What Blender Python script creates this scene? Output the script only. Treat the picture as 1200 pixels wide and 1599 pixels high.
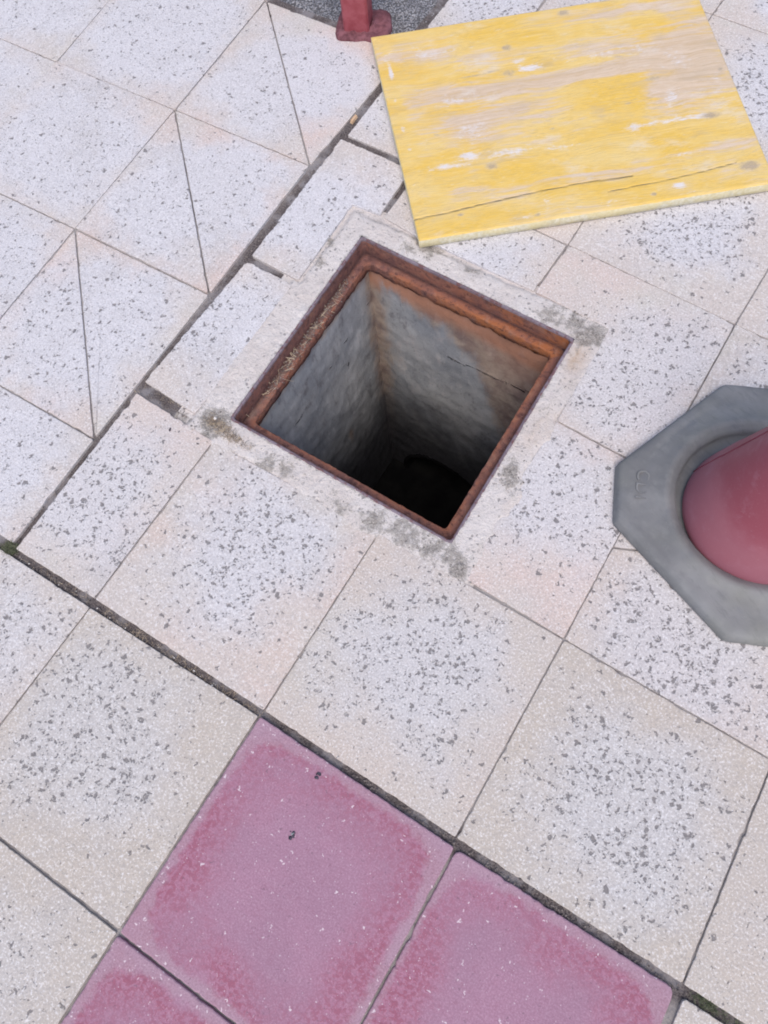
import bpy, bmesh, math, random
from mathutils import Vector, Matrix, noise
random.seed(11)
S = bpy.context.scene
COL = S.collection
for o in list(bpy.data.objects): bpy.data.objects.remove(o)

# ------------------------------------------------------------------ camera
cam = bpy.data.cameras.new('camera')
co = bpy.data.objects.new('camera', cam); COL.objects.link(co)
co.location = (0.353173, 0.023121, 1.40644)
co.rotation_euler = (0.371748, 0.067317, 0.552532)
cam.sensor_fit = 'HORIZONTAL'; cam.sensor_width = 36
cam.lens = 36*1196.69/1200
cam.clip_start = 0.02; cam.clip_end = 500
S.camera = co

# ------------------------------------------------------------------ sky, sun, exposure
SUN_EL, SUN_AZ = math.radians(60), math.radians(-58)     # azimuth counted from +X towards +Y
w = bpy.data.worlds.new('World'); S.world = w; w.use_nodes = True
wn = w.node_tree; bg = wn.nodes['Background']
sky = wn.nodes.new('ShaderNodeTexSky'); sky.sky_type = 'NISHITA'; sky.sun_disc = False
sky.sun_elevation = SUN_EL; sky.sun_rotation = math.pi/2-SUN_AZ
sky.air_density = 1.0; sky.dust_density = 3.0; sky.ozone_density = 1.0
wn.links.new(sky.outputs[0], bg.inputs[0]); bg.inputs[1].default_value = 0.135
sd = bpy.data.lights.new('sun', 'SUN'); sd.energy = 1.25; sd.angle = math.radians(38); sd.color = (1, .925, .855)
so = bpy.data.objects.new('sun', sd); COL.objects.link(so)
d = Vector((math.cos(SUN_EL)*math.cos(SUN_AZ), math.cos(SUN_EL)*math.sin(SUN_AZ), math.sin(SUN_EL)))
so.rotation_euler = d.to_track_quat('Z', 'Y').to_euler()
S.view_settings.view_transform = 'Standard'; S.view_settings.look = 'None'
S.view_settings.gamma = 1; S.view_settings.use_curve_mapping = False
S.view_settings.exposure = 0.35
S.render.engine = 'CYCLES'
S.cycles.filter_width = 1.9

# ------------------------------------------------------------------ node helper
class NT:
    def __init__(s, name):
        s.m = bpy.data.materials.new(name); s.m.use_nodes = True
        s.t = s.m.node_tree; s.b = s.t.nodes['Principled BSDF']
    def put(s, sock, v):
        if isinstance(v, bpy.types.NodeSocket): s.t.links.new(v, sock)
        elif isinstance(v, (tuple, list)):
            sock.default_value = tuple(v)+(1,) if len(sock.default_value) == 4 and len(v) == 3 else tuple(v)
        else: sock.default_value = v
    def n(s, kind, **kw):
        return s.t.nodes.new('ShaderNode'+kind)
    def math(s, op, a, b=0.0, c=0.0, clamp=False):
        n = s.n('Math'); n.operation = op; n.use_clamp = clamp
        s.put(n.inputs[0], a); s.put(n.inputs[1], b); s.put(n.inputs[2], c); return n.outputs[0]
    def vm(s, op, a, b=(0,0,0), sc=None):
        n = s.n('VectorMath'); n.operation = op; s.put(n.inputs[0], a); s.put(n.inputs[1], b)
        if sc is not None: s.put(n.inputs['Scale'], sc)
        return n.outputs[0]
    def mix(s, f, a, b, mode='MIX'):
        n = s.n('Mix'); n.data_type = 'RGBA'; n.blend_type = mode; n.clamp_factor = True
        s.put(n.inputs[0], f); s.put(n.inputs[6], a); s.put(n.inputs[7], b); return n.outputs[2]
    def mr(s, v, a, b, c=0.0, d=1.0, smooth=True):
        n = s.n('MapRange'); n.interpolation_type = 'SMOOTHSTEP' if smooth else 'LINEAR'
        for i, q in enumerate((v, a, b, c, d)): s.put(n.inputs[i], q)
        return n.outputs[0]
    def noise(s, vec, scale, detail=3, rough=.55, dist=0.0, col=False):
        n = s.n('TexNoise'); s.put(n.inputs['Vector'], vec); n.inputs['Scale'].default_value = scale
        n.inputs['Detail'].default_value = detail; n.inputs['Roughness'].default_value = rough
        n.inputs['Distortion'].default_value = dist
        return n.outputs[1] if col else n.outputs[0]
    def voro(s, vec, scale, feature='F1', rnd=1.0):
        n = s.n('TexVoronoi'); n.feature = feature; s.put(n.inputs['Vector'], vec)
        n.inputs['Scale'].default_value = scale; n.inputs['Randomness'].default_value = rnd
        return n
    def objco(s): return s.n('TexCoord').outputs['Object']
    def xyz(s, v):
        n = s.n('SeparateXYZ'); s.put(n.inputs[0], v); return n.outputs
    def comb(s, x, y, z):
        n = s.n('CombineXYZ'); s.put(n.inputs[0], x); s.put(n.inputs[1], y); s.put(n.inputs[2], z); return n.outputs[0]
    def attr(s, name, kind='OBJECT', out='Fac'):
        n = s.n('Attribute'); n.attribute_type = kind; n.attribute_name = name; return n.outputs[out]
    def rand(s): return s.n('ObjectInfo').outputs['Random']
    def bump(s, h, dist, strength=1.0, prev=None):
        n = s.n('Bump'); s.put(n.inputs['Height'], h); n.inputs['Distance'].default_value = dist
        n.inputs['Strength'].default_value = strength
        if prev is not None: s.put(n.inputs['Normal'], prev)
        return n.outputs[0]
    def fin(s, col, rough=.85, nrm=None, spec=.3, metal=0):
        s.put(s.b.inputs['Base Color'], col); s.put(s.b.inputs['Roughness'], rough)
        s.b.inputs['Specular IOR Level'].default_value = spec; s.b.inputs['Metallic'].default_value = metal
        if nrm is not None: s.put(s.b.inputs['Normal'], nrm)
        return s.m

def pit_layer(t, v, scale, dens, rmax, soft=.10):
    vo = t.voro(v, scale)
    c = t.xyz(vo.outputs['Color'])[0]
    r = t.mr(c, t.math('SUBTRACT', 1.0, dens), 1.0, 0.0, rmax, smooth=False)
    on = t.math('GREATER_THAN', c, t.math('SUBTRACT', 1.0, dens))
    e = t.mr(vo.outputs['Distance'], t.math('SUBTRACT', r, soft), t.math('ADD', r, soft), 1.0, 0.0)
    return t.math('MULTIPLY', on, e)

# ------------------------------------------------------------------ materials
def mat_tile():
    t = NT('cream_paving'); o = t.objco()
    r = t.rand()
    off = t.comb(t.math('MULTIPLY', r, 53.0), t.math('MULTIPLY', r, 91.0), t.math('MULTIPLY', r, 17.0))
    v = t.vm('ADD', o, off)
    wear, pit, warm = t.attr('wear'), t.attr('pit'), t.attr('warm')
    x, y, z = t.xyz(o)
    cx, cy = t.math('SUBTRACT', x, t.attr('cx')), t.math('SUBTRACT', y, t.attr('cy'))
    d = t.math('POWER', t.math('ADD', t.math('POWER', t.math('ABSOLUTE', cx), 3.0), t.math('POWER', t.math('ABSOLUTE', cy), 3.0)), 1/3)
    low = t.noise(v, 7.0, 3, .55)
    dd = t.math('ADD', t.math('DIVIDE', d, 0.2), t.mr(low, .25, .75, -.30, .30, False))
    mid = t.noise(v, 30.0, 3, .6)
    dd = t.math('ADD', dd, t.mr(mid, .2, .8, -.12, .12, False))
    sprd = t.attr('spread')
    c = t.mr(t.math('SUBTRACT', dd, sprd), 0.36, 1.08, 1.0, 0.0)
    cw = t.math('MULTIPLY', c, wear)
    # colours
    n1 = t.noise(t.vm('ADD', v, (3, 8, 1)), 5.0, 2)
    edge = t.mix(t.math('MULTIPLY', t.mr(n1, .38, .70), warm), (.62, .552, .51), (.69, .52, .455))
    n1b = t.noise(t.vm('ADD', v, (13, 2, 1)), 9.0, 3)
    edge = t.mix(t.mr(n1b, .45, .8, 0, .45), edge, (.56, .545, .48))
    col = t.mix(cw, edge, (.655, .645, .685))
    col = t.mix(t.attr('tone'), col, t.mix(cw, (.53, .465, .40), (.57, .555, .56)))
    # soft stains
    n2 = t.noise(t.vm('ADD', v, (1, 5, 9)), 14.0, 4, .6)
    col = t.mix(t.mr(n2, .35, .75, 0, .22), col, (.47, .45, .46))
    sm = t.noise(t.vm('ADD', v, (8, 8, 2)), 4.5, 5, .7)
    col = t.mix(t.mr(sm, .56, .72, 0, .35), col, (.42, .385, .36))
    # cement skin speckle: bright flecks and fine dark grain
    wv = t.vm('ADD', v, t.vm('SCALE', t.vm('SUBTRACT', t.noise(v, 90.0, 2, .6, col=True), (.5, .5, .5)), sc=.022))
    f1 = t.noise(v, 260.0, 3, .7)
    col = t.mix(t.mr(f1, .50, .68, 0, .75), col, (.84, .83, .85))
    col = t.mix(t.mr(f1, .50, .30, 0, .60), col, (.40, .38, .385))
    f2 = t.noise(t.vm('ADD', v, (4, 4, 4)), 750.0, 2, .6)
    col = t.mix(t.mr(f2, .35, .7, 0, .30), col, (.44, .43, .43))
    # pits where the skin is worn off
    clump = t.noise(t.vm('ADD', v, (7, 1, 5)), 22.0, 3, .6)
    cl = t.mr(clump, .36, .62)
    dens = t.math('MULTIPLY', t.math('MULTIPLY', c, pit), t.math('ADD', .42, t.math('MULTIPLY', cl, .52)))
    pa = pit_layer(t, wv, 99.0, t.math('ADD', .03, t.math('MULTIPLY', dens, 1.0)), .47)
    pb = pit_layer(t, t.vm('ADD', wv, (5, 3, 2)), 170.0, t.math('ADD', .05, t.math('MULTIPLY', t.math('MULTIPLY', c, t.math('ADD', .25, t.math('MULTIPLY', cl, .45))), t.math('ADD', .75, t.math('MULTIPLY', pit, .40)))), .38)
    pd = pit_layer(t, t.vm('ADD', wv, (9, 9, 2)), 215.0, t.math('MULTIPLY', sprd, 1.5), .36)
    pc = pit_layer(t, t.vm('ADD', wv, (2, 9, 2)), 330.0, .24, .34)
    pcol = t.mix(t.noise(v, 40.0, 2), (.14, .132, .135), (.24, .222, .225))
    col = t.mix(t.math('MULTIPLY', pd, .42), col, (.32, .31, .33))
    col = t.mix(t.math('MULTIPLY', pc, .42), col, (.28, .26, .25))
    col = t.mix(t.math('MULTIPLY', pb, .66), col, pcol)
    col = t.mix(t.math('MULTIPLY', pa, .84), col, pcol)
    h = t.math('MAXIMUM', pa, t.math('MULTIPLY', pb, .7))
    h = t.math('MAXIMUM', h, t.math('MULTIPLY', pc, .35))
    h = t.math('MAXIMUM', h, t.math('MULTIPLY', pd, .6))
    nb = t.bump(t.math('SUBTRACT', 1.0, h), .0016, .8)
    nb = t.bump(f1, .0010, .45, nb)
    nb = t.bump(t.noise(t.vm('ADD', v, (6, 6, 6)), 120.0, 4, .65), .0024, .7, nb)
    nb = t.bump(mid, .003, .5, nb)
    return t.fin(col, .86, nb, .25)

def mat_red():
    t = NT('red_paving'); o = t.objco(); r = t.rand()
    v = t.vm('ADD', o, t.comb(t.math('MULTIPLY', r, 33.0), t.math('MULTIPLY', r, 71.0), 0.0))
    x, y, z = t.xyz(o)
    d = t.math('DIVIDE', t.math('POWER', t.math('ADD', t.math('POWER', t.math('ABSOLUTE', x), 6.0), t.math('POWER', t.math('ABSOLUTE', y), 6.0)), 1/6), .2)
    low = t.noise(v, 9.0, 3); mid = t.noise(v, 45.0, 3, .65)
    dd = t.math('ADD', d, t.mr(low, .25, .75, -.16, .16, False))
    ring = t.math('MULTIPLY', t.math('MULTIPLY', t.mr(dd, .45, .95), t.mr(dd, 1.08, .94)), t.mr(t.noise(t.vm('ADD', v, (9, 3, 1)), 6.0, 2), .34, .58, .50, 1.15))
    wv = t.vm('ADD', v, t.vm('SCALE', t.vm('SUBTRACT', t.noise(v, 110.0, 2, .6, col=True), (.5, .5, .5)), sc=.02))
    f = t.noise(wv, 120.0, 3, .6)
    blot = t.mr(f, .46, .54)
    base = t.mix(t.mr(low, .3, .7), (.365, .212, .292), (.405, .228, .315))
    base = t.mix(t.math('MULTIPLY', ring, .52), base, (.42, .155, .235))
    col = t.mix(t.math('MULTIPLY', t.math('MULTIPLY', ring, blot), .60), base, (.30, .070, .115))
    m2 = t.noise(t.vm('ADD', v, (2, 2, 6)), 70.0, 5, .75)
    col = t.mix(t.mr(m2, .52, .68, 0, .40), col, (.46, .30, .38))
    col = t.mix(t.mr(m2, .46, .32, 0, .40), col, (.30, .13, .19))
    rim = t.mr(t.math('ADD', d, t.mr(mid, .2, .8, -.05, .05, False)), .90, .97)
    col = t.mix(t.math('MULTIPLY', rim, .70), col, (.43, .30, .36))
    f1 = t.noise(v, 300.0, 3, .7)
    col = t.mix(t.mr(f1, .35, .60, .5, 0), col, (.27, .15, .21))
    col = t.mix(t.mr(f1, .52, .75, 0, .32), col, (.58, .40, .48))
    sp = pit_layer(t, wv, 120.0, t.math('ADD', .13, t.math('MULTIPLY', rim, .45)), .28, .05)
    sp2 = pit_layer(t, t.vm('ADD', v, (5, 2, 1)), 230.0, .13, .28, .05)
    dk = pit_layer(t, t.vm('ADD', wv, (1, 7, 1)), 150.0, .26, .30, .08)
    col = t.mix(t.math('MULTIPLY', dk, .50), col, (.16, .10, .14))
    col = t.mix(t.math('MULTIPLY', sp2, .7), col, (.62, .52, .58))
    col = t.mix(t.math('MULTIPLY', sp, .85), col, (.72, .62, .67))
    nb = t.bump(f1, .0012, .5)
    nb = t.bump(t.math('MULTIPLY', ring, f), .0018, .5, nb)
    return t.fin(col, .84, nb, .25)

def mat_bed():
    t = NT('joint_dirt'); o = t.objco()
    a = t.noise(o, 11.0, 4, .6); b = t.noise(o, 260.0, 4, .7); c = t.noise(o, 45.0, 3)
    fill = t.attr('fill', 'GEOMETRY')
    wide = t.mix(t.mr(a, .47, .60), (.075, .060, .066), (.24, .23, .25))
    col = t.mix(fill, wide, t.mix(t.mr(a, .35, .6), (.26, .24, .24), (.40, .38, .38)))
    col = t.mix(t.mr(b, .35, .7, 0, .6), col, (.34, .31, .29))
    col = t.mix(t.mr(c, .55, .75, 0, .5), col, (.075, .062, .066))
    nb = t.bump(b, .004, .8); nb = t.bump(c, .006, .5, nb)
    return t.fin(col, .95, nb, .1)

def mat_far():
    t = NT('far_paving'); o = t.objco()
    a = t.noise(o, 2.0, 4); col = t.mix(a, (.45, .42, .40), (.60, .56, .54))
    return t.fin(col, .9, None, .2)

def mat_asphalt():
    t = NT('rough_asphalt'); o = t.objco()
    vo = t.voro(o, 190.0); c = t.xyz(vo.outputs['Color'])[0]
    n = t.noise(o, 30.0, 4, .65)
    col = t.mix(t.mr(n, .3, .7), (.26, .26, .285), (.42, .43, .47))
    col = t.mix(t.mr(c, .60, 1.0, 0, .8), col, (.44, .43, .46))
    col = t.mix(t.mr(vo.outputs['Distance'], .35, .6), col, (.13, .13, .14))
    h = t.math('ADD', t.math('MULTIPLY', vo.outputs['Distance'], -1.0), n)
    return t.fin(col, .9, t.bump(h, .006, .9), .3)

def mat_mortar():
    t = NT('cement_mortar'); o = t.objco()
    dirt, rust = t.attr('dirt', 'GEOMETRY'), t.attr('rust', 'GEOMETRY')
    a = t.noise(o, 9.0, 4, .6); b = t.noise(o, 60.0, 4, .7); c = t.noise(o, 240.0, 4, .7)
    col = t.mix(t.mr(a, .35, .65), (.635, .58, .555), (.69, .65, .635))
    col = t.mix(t.mr(b, .50, .70, 0, .4), col, (.60, .56, .53))
    col = t.mix(t.mr(c, .52, .72, 0, .6), col, (.83, .80, .78))
    col = t.mix(t.mr(c, .46, .30, 0, .55), col, (.40, .37, .35))
    wv = t.vm('ADD', o, t.vm('SCALE', t.noise(o, 80.0, 2, col=True), sc=.012))
    pit = pit_layer(t, wv, 115.0, .44, .42, .08)
    col = t.mix(t.math('MULTIPLY', pit, t.mr(a, .4, .6, .25, .75)), col, (.26, .24, .24))
    col = t.mix(t.math('MULTIPLY', rust, t.mr(b, .3, .65, .25, .8)), col, (.50, .32, .17))
    dm = t.mr(t.math('ADD', dirt, t.math('ADD', t.mr(b, .25, .75, -.55, .55, False), t.mr(c, .3, .7, -.35, .35, False))), .34, .80)
    dcol = t.mix(t.mr(c, .38, .62), (.13, .118, .108), (.42, .39, .36))
    col = t.mix(t.math('MULTIPLY', dm, .85), col, dcol)
    nb = t.bump(c, .0028, .8); nb = t.bump(b, .004, .6, nb); nb = t.bump(t.math('SUBTRACT', 1.0, pit), .002, .6, nb)
    return t.fin(col, .93, nb, .15)

def mat_rust(name='rusty_iron', dusty=0.0):
    t = NT(name); o = t.objco(); z = t.xyz(o)[2]
    a = t.noise(o, 14.0, 4, .6); b = t.noise(o, 75.0, 4, .7); c = t.noise(o, 330.0, 3, .7)
    side = t.attr('side', 'GEOMETRY')
    col = t.mix(t.mr(a, .35, .65), (.165, .085, .08), (.235, .118, .105))
    col = t.mix(t.mr(b, .47, .68, 0, .5), col, (.33, .125, .085))
    col = t.mix(t.math('MULTIPLY', side, t.mr(a, .30, .60)), col, (.36, .13, .055))
    col = t.mix(t.mr(b, .48, .34, 0, .7), col, (.075, .036, .036))
    fl = t.noise(o, 38.0, 5, .75)
    col = t.mix(t.mr(fl, .54, .62, 0, .55), col, (.32, .17, .12))
    col = t.mix(t.mr(fl, .44, .36, 0, .6), col, (.10, .05, .05))
    col = t.mix(t.mr(c, .55, .75, 0, .5), col, (.40, .26, .21))
    col = t.mix(t.attr('dust', 'GEOMETRY'), col, t.mix(c, (.17, .12, .10), (.33, .25, .21)))
    col = t.mix(t.math('MULTIPLY', t.attr('groove', 'GEOMETRY'), t.mr(b, .3, .6, .55, 1)), col, (.055, .028, .028))
    nb = t.bump(c, .0012, .8); nb = t.bump(b, .004, .7, nb)
    return t.fin(col, .88, nb, .25)

def mat_rim():
    t = NT('weathered_rim_metal'); o = t.objco()
    b = t.noise(o, 70.0, 4, .7); c = t.noise(o, 300.0, 3, .7); a = t.noise(o, 8.0, 3)
    col = t.mix(t.mr(a, .35, .65), (.15, .115, .14), (.25, .21, .25))
    col = t.mix(t.mr(b, .48, .62, 0, .85), col, (.15, .062, .06))
    col = t.mix(t.mr(c, .56, .74, 0, .45), col, (.46, .40, .42))
    return t.fin(col, .7, t.bump(b, .0015, .7), .4)

def mat_shaft():
    t = NT('shaft_cement'); o = t.objco(); x, y, z = t.xyz(o)
    stain = t.attr('stain', 'GEOMETRY'); crack = t.attr('crack', 'GEOMETRY')
    st = t.vm('MULTIPLY', o, (1.0, 1.0, .45))
    a = t.noise(o, 5.0, 4, .6); b = t.noise(st, 26.0, 5, .7); c = t.noise(o, 130.0, 4, .7)
    col = t.mix(t.mr(a, .3, .7), (.29, .31, .345), (.44, .45, .465))
    col = t.mix(t.mr(b, .50, .70, 0, .55), col, (.60, .62, .66))
    col = t.mix(t.mr(b, .46, .30, 0, .75), col, (.20, .195, .21))
    col = t.mix(t.mr(c, .42, .30, 0, .5), col, (.12, .115, .12))
    col = t.mix(t.mr(c, .58, .76, 0, .35), col, (.52, .52, .54))
    sm = t.mr(t.math('ADD', stain, t.mr(b, .25, .75, -.45, .45, False)), .15, 1.05)
    scol = t.mix(t.mr(t.noise(o, 18.0, 4, .6), .35, .65), (.20, .11, .08), (.43, .32, .235))
    scol = t.mix(t.attr('orange', 'GEOMETRY'), scol, (.48, .185, .075))
    col = t.mix(t.math('MULTIPLY', sm, .76), col, scol)
    col = t.mix(t.math('MULTIPLY', t.attr('depth_shade', 'GEOMETRY'), .96), col, t.mix(b, (.018, .018, .024), (.05, .05, .06)))  # loss of light with depth, painted into the wall colour
    cm = t.mr(t.math('ADD', crack, t.mr(t.noise(o, 45.0, 3, .6), .3, .7, -.45, .3, False)), .45, .75)
    col = t.mix(t.math('MULTIPLY', cm, .62), col, (.05, .045, .045))
    h = t.math('SUBTRACT', t.math('ADD', t.math('MULTIPLY', b, .7), t.math('MULTIPLY', c, .3)), cm)
    return t.fin(col, .9, t.bump(h, .006, .7), .2)

def mat_board():
    t = NT('yellow_painted_wood'); o = t.objco()
    gs = t.vm('MULTIPLY', o, (1.3, 26.0, 6.0))
    wv = t.vm('ADD', gs, t.vm('SCALE', t.noise(o, 5.0, 2, col=True), sc=1.2))
    g1 = t.noise(wv, 3.2, 5, .65); g2 = t.noise(wv, 14.0, 4, .7)
    lo = t.noise(t.vm('MULTIPLY', o, (3.0, 7.0, 1.0)), 1.5, 4, .6)
    bare, white, knot, crack, edge = [t.attr(k, 'GEOMETRY') for k in ('bare', 'white', 'knot', 'crack', 'edge')]
    yel = t.mix(t.mr(lo, .35, .65), (.79, .52, .10), (.79, .59, .235))
    yel = t.mix(t.mr(g2, .45, .7, 0, .40), yel, (.82, .66, .33))
    barec = t.mix(t.mr(g1, .35, .65), (.58, .445, .33), (.68, .56, .47))
    bm = t.math('ADD', bare, t.mr(g1, .28, .72, -.42, .42, False))
    bm = t.math('ADD', bm, t.mr(lo, .3, .7, -.36, .36, False))
    col = t.mix(t.mr(bm, .28, .92, 0, .88), yel, barec)
    col = t.mix(t.mr(g2, .44, .30, 0, .38), col, (.46, .34, .20))
    wm = t.mr(t.math('ADD', white, t.math('ADD', t.mr(g2, .3, .7, -.40, .40, False), t.mr(t.noise(o, 55.0, 3, .65), .3, .7, -.35, .35, False))), .30, 1.15)
    gr = t.noise(t.vm('MULTIPLY', o, (1.0, 2.2, 1.0)), 7.0, 5, .65)
    col = t.mix(t.mr(gr, .54, .72, 0, .45), col, (.52, .42, .31))
    col = t.mix(t.mr(gr, .44, .28, 0, .45), col, (.74, .70, .66))
    col = t.mix(t.math('MULTIPLY', wm, .85), col, (.74, .735, .79))
    kb = t.math('ADD', knot, t.mr(t.noise(o, 95.0, 3, .6), .3, .7, -.28, .28, False))
    col = t.mix(t.mr(knot, .02, .5, 0, .45), col, (.60, .50, .36))
    rg = t.math('SINE', t.math('MULTIPLY', kb, 17.0))
    km = t.math('MULTIPLY', t.mr(kb, .20, .95), t.mr(rg, -1.0, 1.0, .62, 1.0, False))
    col = t.mix(t.math('MULTIPLY', km, .72), col, (.33, .28, .25))
    g3 = t.noise(t.vm('MULTIPLY', wv, (1.0, 5.0, 1.0)), 9.0, 3, .6)
    col = t.mix(t.mr(g3, .48, .30, 0, .60), col, (.40, .30, .17))
    f = t.noise(t.vm('MULTIPLY', o, (.6, 2.5, 1.0)), 260.0, 3, .6)
    col = t.mix(t.mr(f, .62, .78, 0, .4), col, (.40, .31, .2))
    col = t.mix(t.mr(t.math('ADD', crack, t.mr(g2, .3, .7, -.2, .2, False)), .3, 1.1, 0, .75), col, (.20, .14, .09))
    sp = t.noise(o, 120.0, 3, .65)
    ecol = t.mix(t.mr(sp, .35, .65), (.62, .57, .38), (.74, .71, .58))
    ecol = t.mix(t.mr(g1, .4, .6, 0, .5), ecol, (.74, .63, .30))
    col = t.mix(edge, col, ecol)
    nb = t.bump(g2, .0015, .5); nb = t.bump(t.math('SUBTRACT', 1.0, crack), .003, .8, nb)
    return t.fin(col, t.mr(bm, .2, .8, .55, .85), nb, .3)

def mat_rubber():
    t = NT('grey_rubber'); o = t.objco()
    a = t.noise(o, 6.0, 4, .6); b = t.noise(o, 32.0, 4, .65); c = t.noise(o, 240.0, 3, .7)
    col = t.mix(t.mr(a, .35, .65), (.165, .17, .178), (.245, .25, .258))
    col = t.mix(t.mr(b, .50, .72, 0, .45), col, (.27, .275, .275))
    sc = t.noise(t.vm('MULTIPLY', t.vm('ADD', o, (2, 2, 2)), (1.0, 4.0, 1.0)), 24.0, 5, .75)
    col = t.mix(t.mr(sc, .52, .66, 0, .45), col, (.14, .145, .155))
    col = t.mix(t.mr(b, .45, .25, 0, .6), col, (.15, .16, .185))
    n2 = t.noise(t.vm('ADD', o, (4, 1, 0)), 7.0, 2)
    col = t.mix(t.mr(n2, .52, .75, 0, .5), col, (.22, .225, .19))
    col = t.mix(t.mr(c, .64, .8, 0, .4), col, (.40, .40, .41))
    col = t.mix(t.attr('scuff', 'GEOMETRY'), col, (.035, .035, .04))
    nb = t.bump(c, .0008, .4); nb = t.bump(b, .003, .25, nb)
    return t.fin(col, .72, nb, .35)

def mat_cone():
    t = NT('faded_red_plastic'); o = t.objco(); x, y, z = t.xyz(o)
    a = t.noise(o, 7.0, 4, .6); b = t.noise(o, 45.0, 4, .65); c = t.noise(o, 260.0, 3)
    lim = t.math('ADD', z, t.mr(a, .3, .7, -.03, .03, False))
    col = t.mix(t.mr(lim, .10, .16), (.33, .115, .15), (.28, .066, .095))
    col = t.mix(t.mr(b, .5, .75, 0, .35), col, (.38, .17, .22))
    col = t.mix(t.mr(a, .5, .75, 0, .35), col, (.37, .16, .21))
    col = t.mix(t.mr(c, .6, .78, 0, .25), col, (.46, .28, .32))
    return t.fin(col, .55, t.bump(b, .001, .3), .4)

def plain(name, c1, c2, sc=60.0, rough=.8, bump=.001, spec=.3):
    t = NT(name); o = t.objco(); a = t.noise(o, sc, 4, .65)
    return t.fin(t.mix(t.mr(a, .35, .65), c1, c2), rough, t.bump(a, bump, .6), spec)

M = dict(tile=mat_tile(), red=mat_red(), bed=mat_bed(), far=mat_far(), asphalt=mat_asphalt(), mortar=mat_mortar(),
         rust=mat_rust(), rim=mat_rim(), shaft=mat_shaft(), board=mat_board(), rubber=mat_rubber(), cone=mat_cone(),
         post=plain('dull_red_paint', (.27, .055, .07), (.34, .09, .11), 30, .6),
         foot=plain('dusty_red_foot', (.11, .04, .05), (.24, .10, .12), 38, .85, .004),
         straw=plain('dry_straw', (.36, .28, .20), (.60, .50, .38), 40),
         chip=plain('pale_wood', (.60, .40, .25), (.70, .50, .34), 60),
         dark=plain('dark_crumb', (.02, .02, .03), (.09, .08, .11), 200),
         bird=plain('grey_crumb', (.16, .20, .22), (.50, .52, .52), 160),
         stone=plain('pale_pebble', (.62, .58, .55), (.80, .78, .75), 200),
         grit=plain('grit', (.09, .075, .072), (.32, .28, .26), 90),
         moss=plain('moss', (.09, .105, .06), (.20, .21, .14), 120))

# ------------------------------------------------------------------ object helpers
def link(name, me, mat=None, parent=None, loc=(0,0,0), rot=(0,0,0)):
    o = bpy.data.objects.new(name, me); COL.objects.link(o)
    o.location = loc; o.rotation_euler = rot
    if mat and me is not None: me.materials.append(mat)
    if parent: o.parent = parent
    return o
def mesh(name, V, F, smooth=False, attrs=None):
    me = bpy.data.meshes.new(name); me.from_pydata([tuple(v) for v in V], [], F); me.update()
    if smooth:
        for p in me.polygons: p.use_smooth = True
    for k, a in (attrs or {}).items():
        at = me.attributes.new(k, 'FLOAT', 'POINT'); at.data.foreach_set('value', a)
    return me
def tag(o, label=None, cat=None, group=None, kind=None):
    for k, v in (('label', label), ('category', cat), ('group', group), ('kind', kind)):
        if v: o[k] = v
    return o
def nz(x, y, z=0.0): return noise.noise(Vector((x, y, z)))
def fb(x, y, z=0.0, o=4): return noise.fractal(Vector((x, y, z)), 1.0, 2.0, o)
def sst(a, b, x):
    t = max(0, min(1, (x-a)/(b-a) if b != a else 0)); return t*t*(3-2*t)

def smooth_outline(pts, rad, step):
    """resample a polygon with rounded corners; returns list of 2D vectors"""
    out = []; n = len(pts)
    for i in range(n):
        p0, p, p1 = Vector(pts[i-1]), Vector(pts[i]), Vector(pts[(i+1) % n])
        cs = (p0-p).normalized().dot((p1-p).normalized()); hf = math.tan(max(.2, math.acos(max(-1, min(1, cs)))/2))
        r = rad/hf*random.uniform(.9, 1.3)
        if r > .3*min((p0-p).length, (p1-p).length): r = .3*min((p0-p).length, (p1-p).length)
        a = p+(p0-p).normalized()*r; b = p+(p1-p).normalized()*r
        out.append(a)
        for k in (1, 2): 
            s = k/3; out.append(a*(1-s)**2+p*2*s*(1-s)+b*s*s)
        out.append(b)
        q = Vector(pts[(i+1) % n]); e = q+(p-q).normalized()*rad*2.2
        L = (e-b).length; m = max(1, int(L/step))
        for k in range(1, m): out.append(b.lerp(e, k/m))
    return out
def inset(pts, d):
    n = len(pts); out = []
    for i in range(n):
        a, p, b = pts[i-1], pts[i], pts[(i+1) % n]
        e1, e2 = (p-a), (b-p)
        if e1.length < 1e-7 or e2.length < 1e-7: out.append(p.copy()); continue
        e1.normalize(); e2.normalize()
        n1, n2 = Vector((-e1.y, e1.x)), Vector((-e2.y, e2.x))
        m = (n1+n2)
        if m.length < 1e-5: out.append(p+n1*d); continue
        m.normalize(); out.append(p+m*(d/max(.45, m.dot(n1))))
    return out
def area(pts): return sum(pts[i-1][0]*pts[i][1]-pts[i][0]*pts[i-1][1] for i in range(len(pts)))/2

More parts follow.
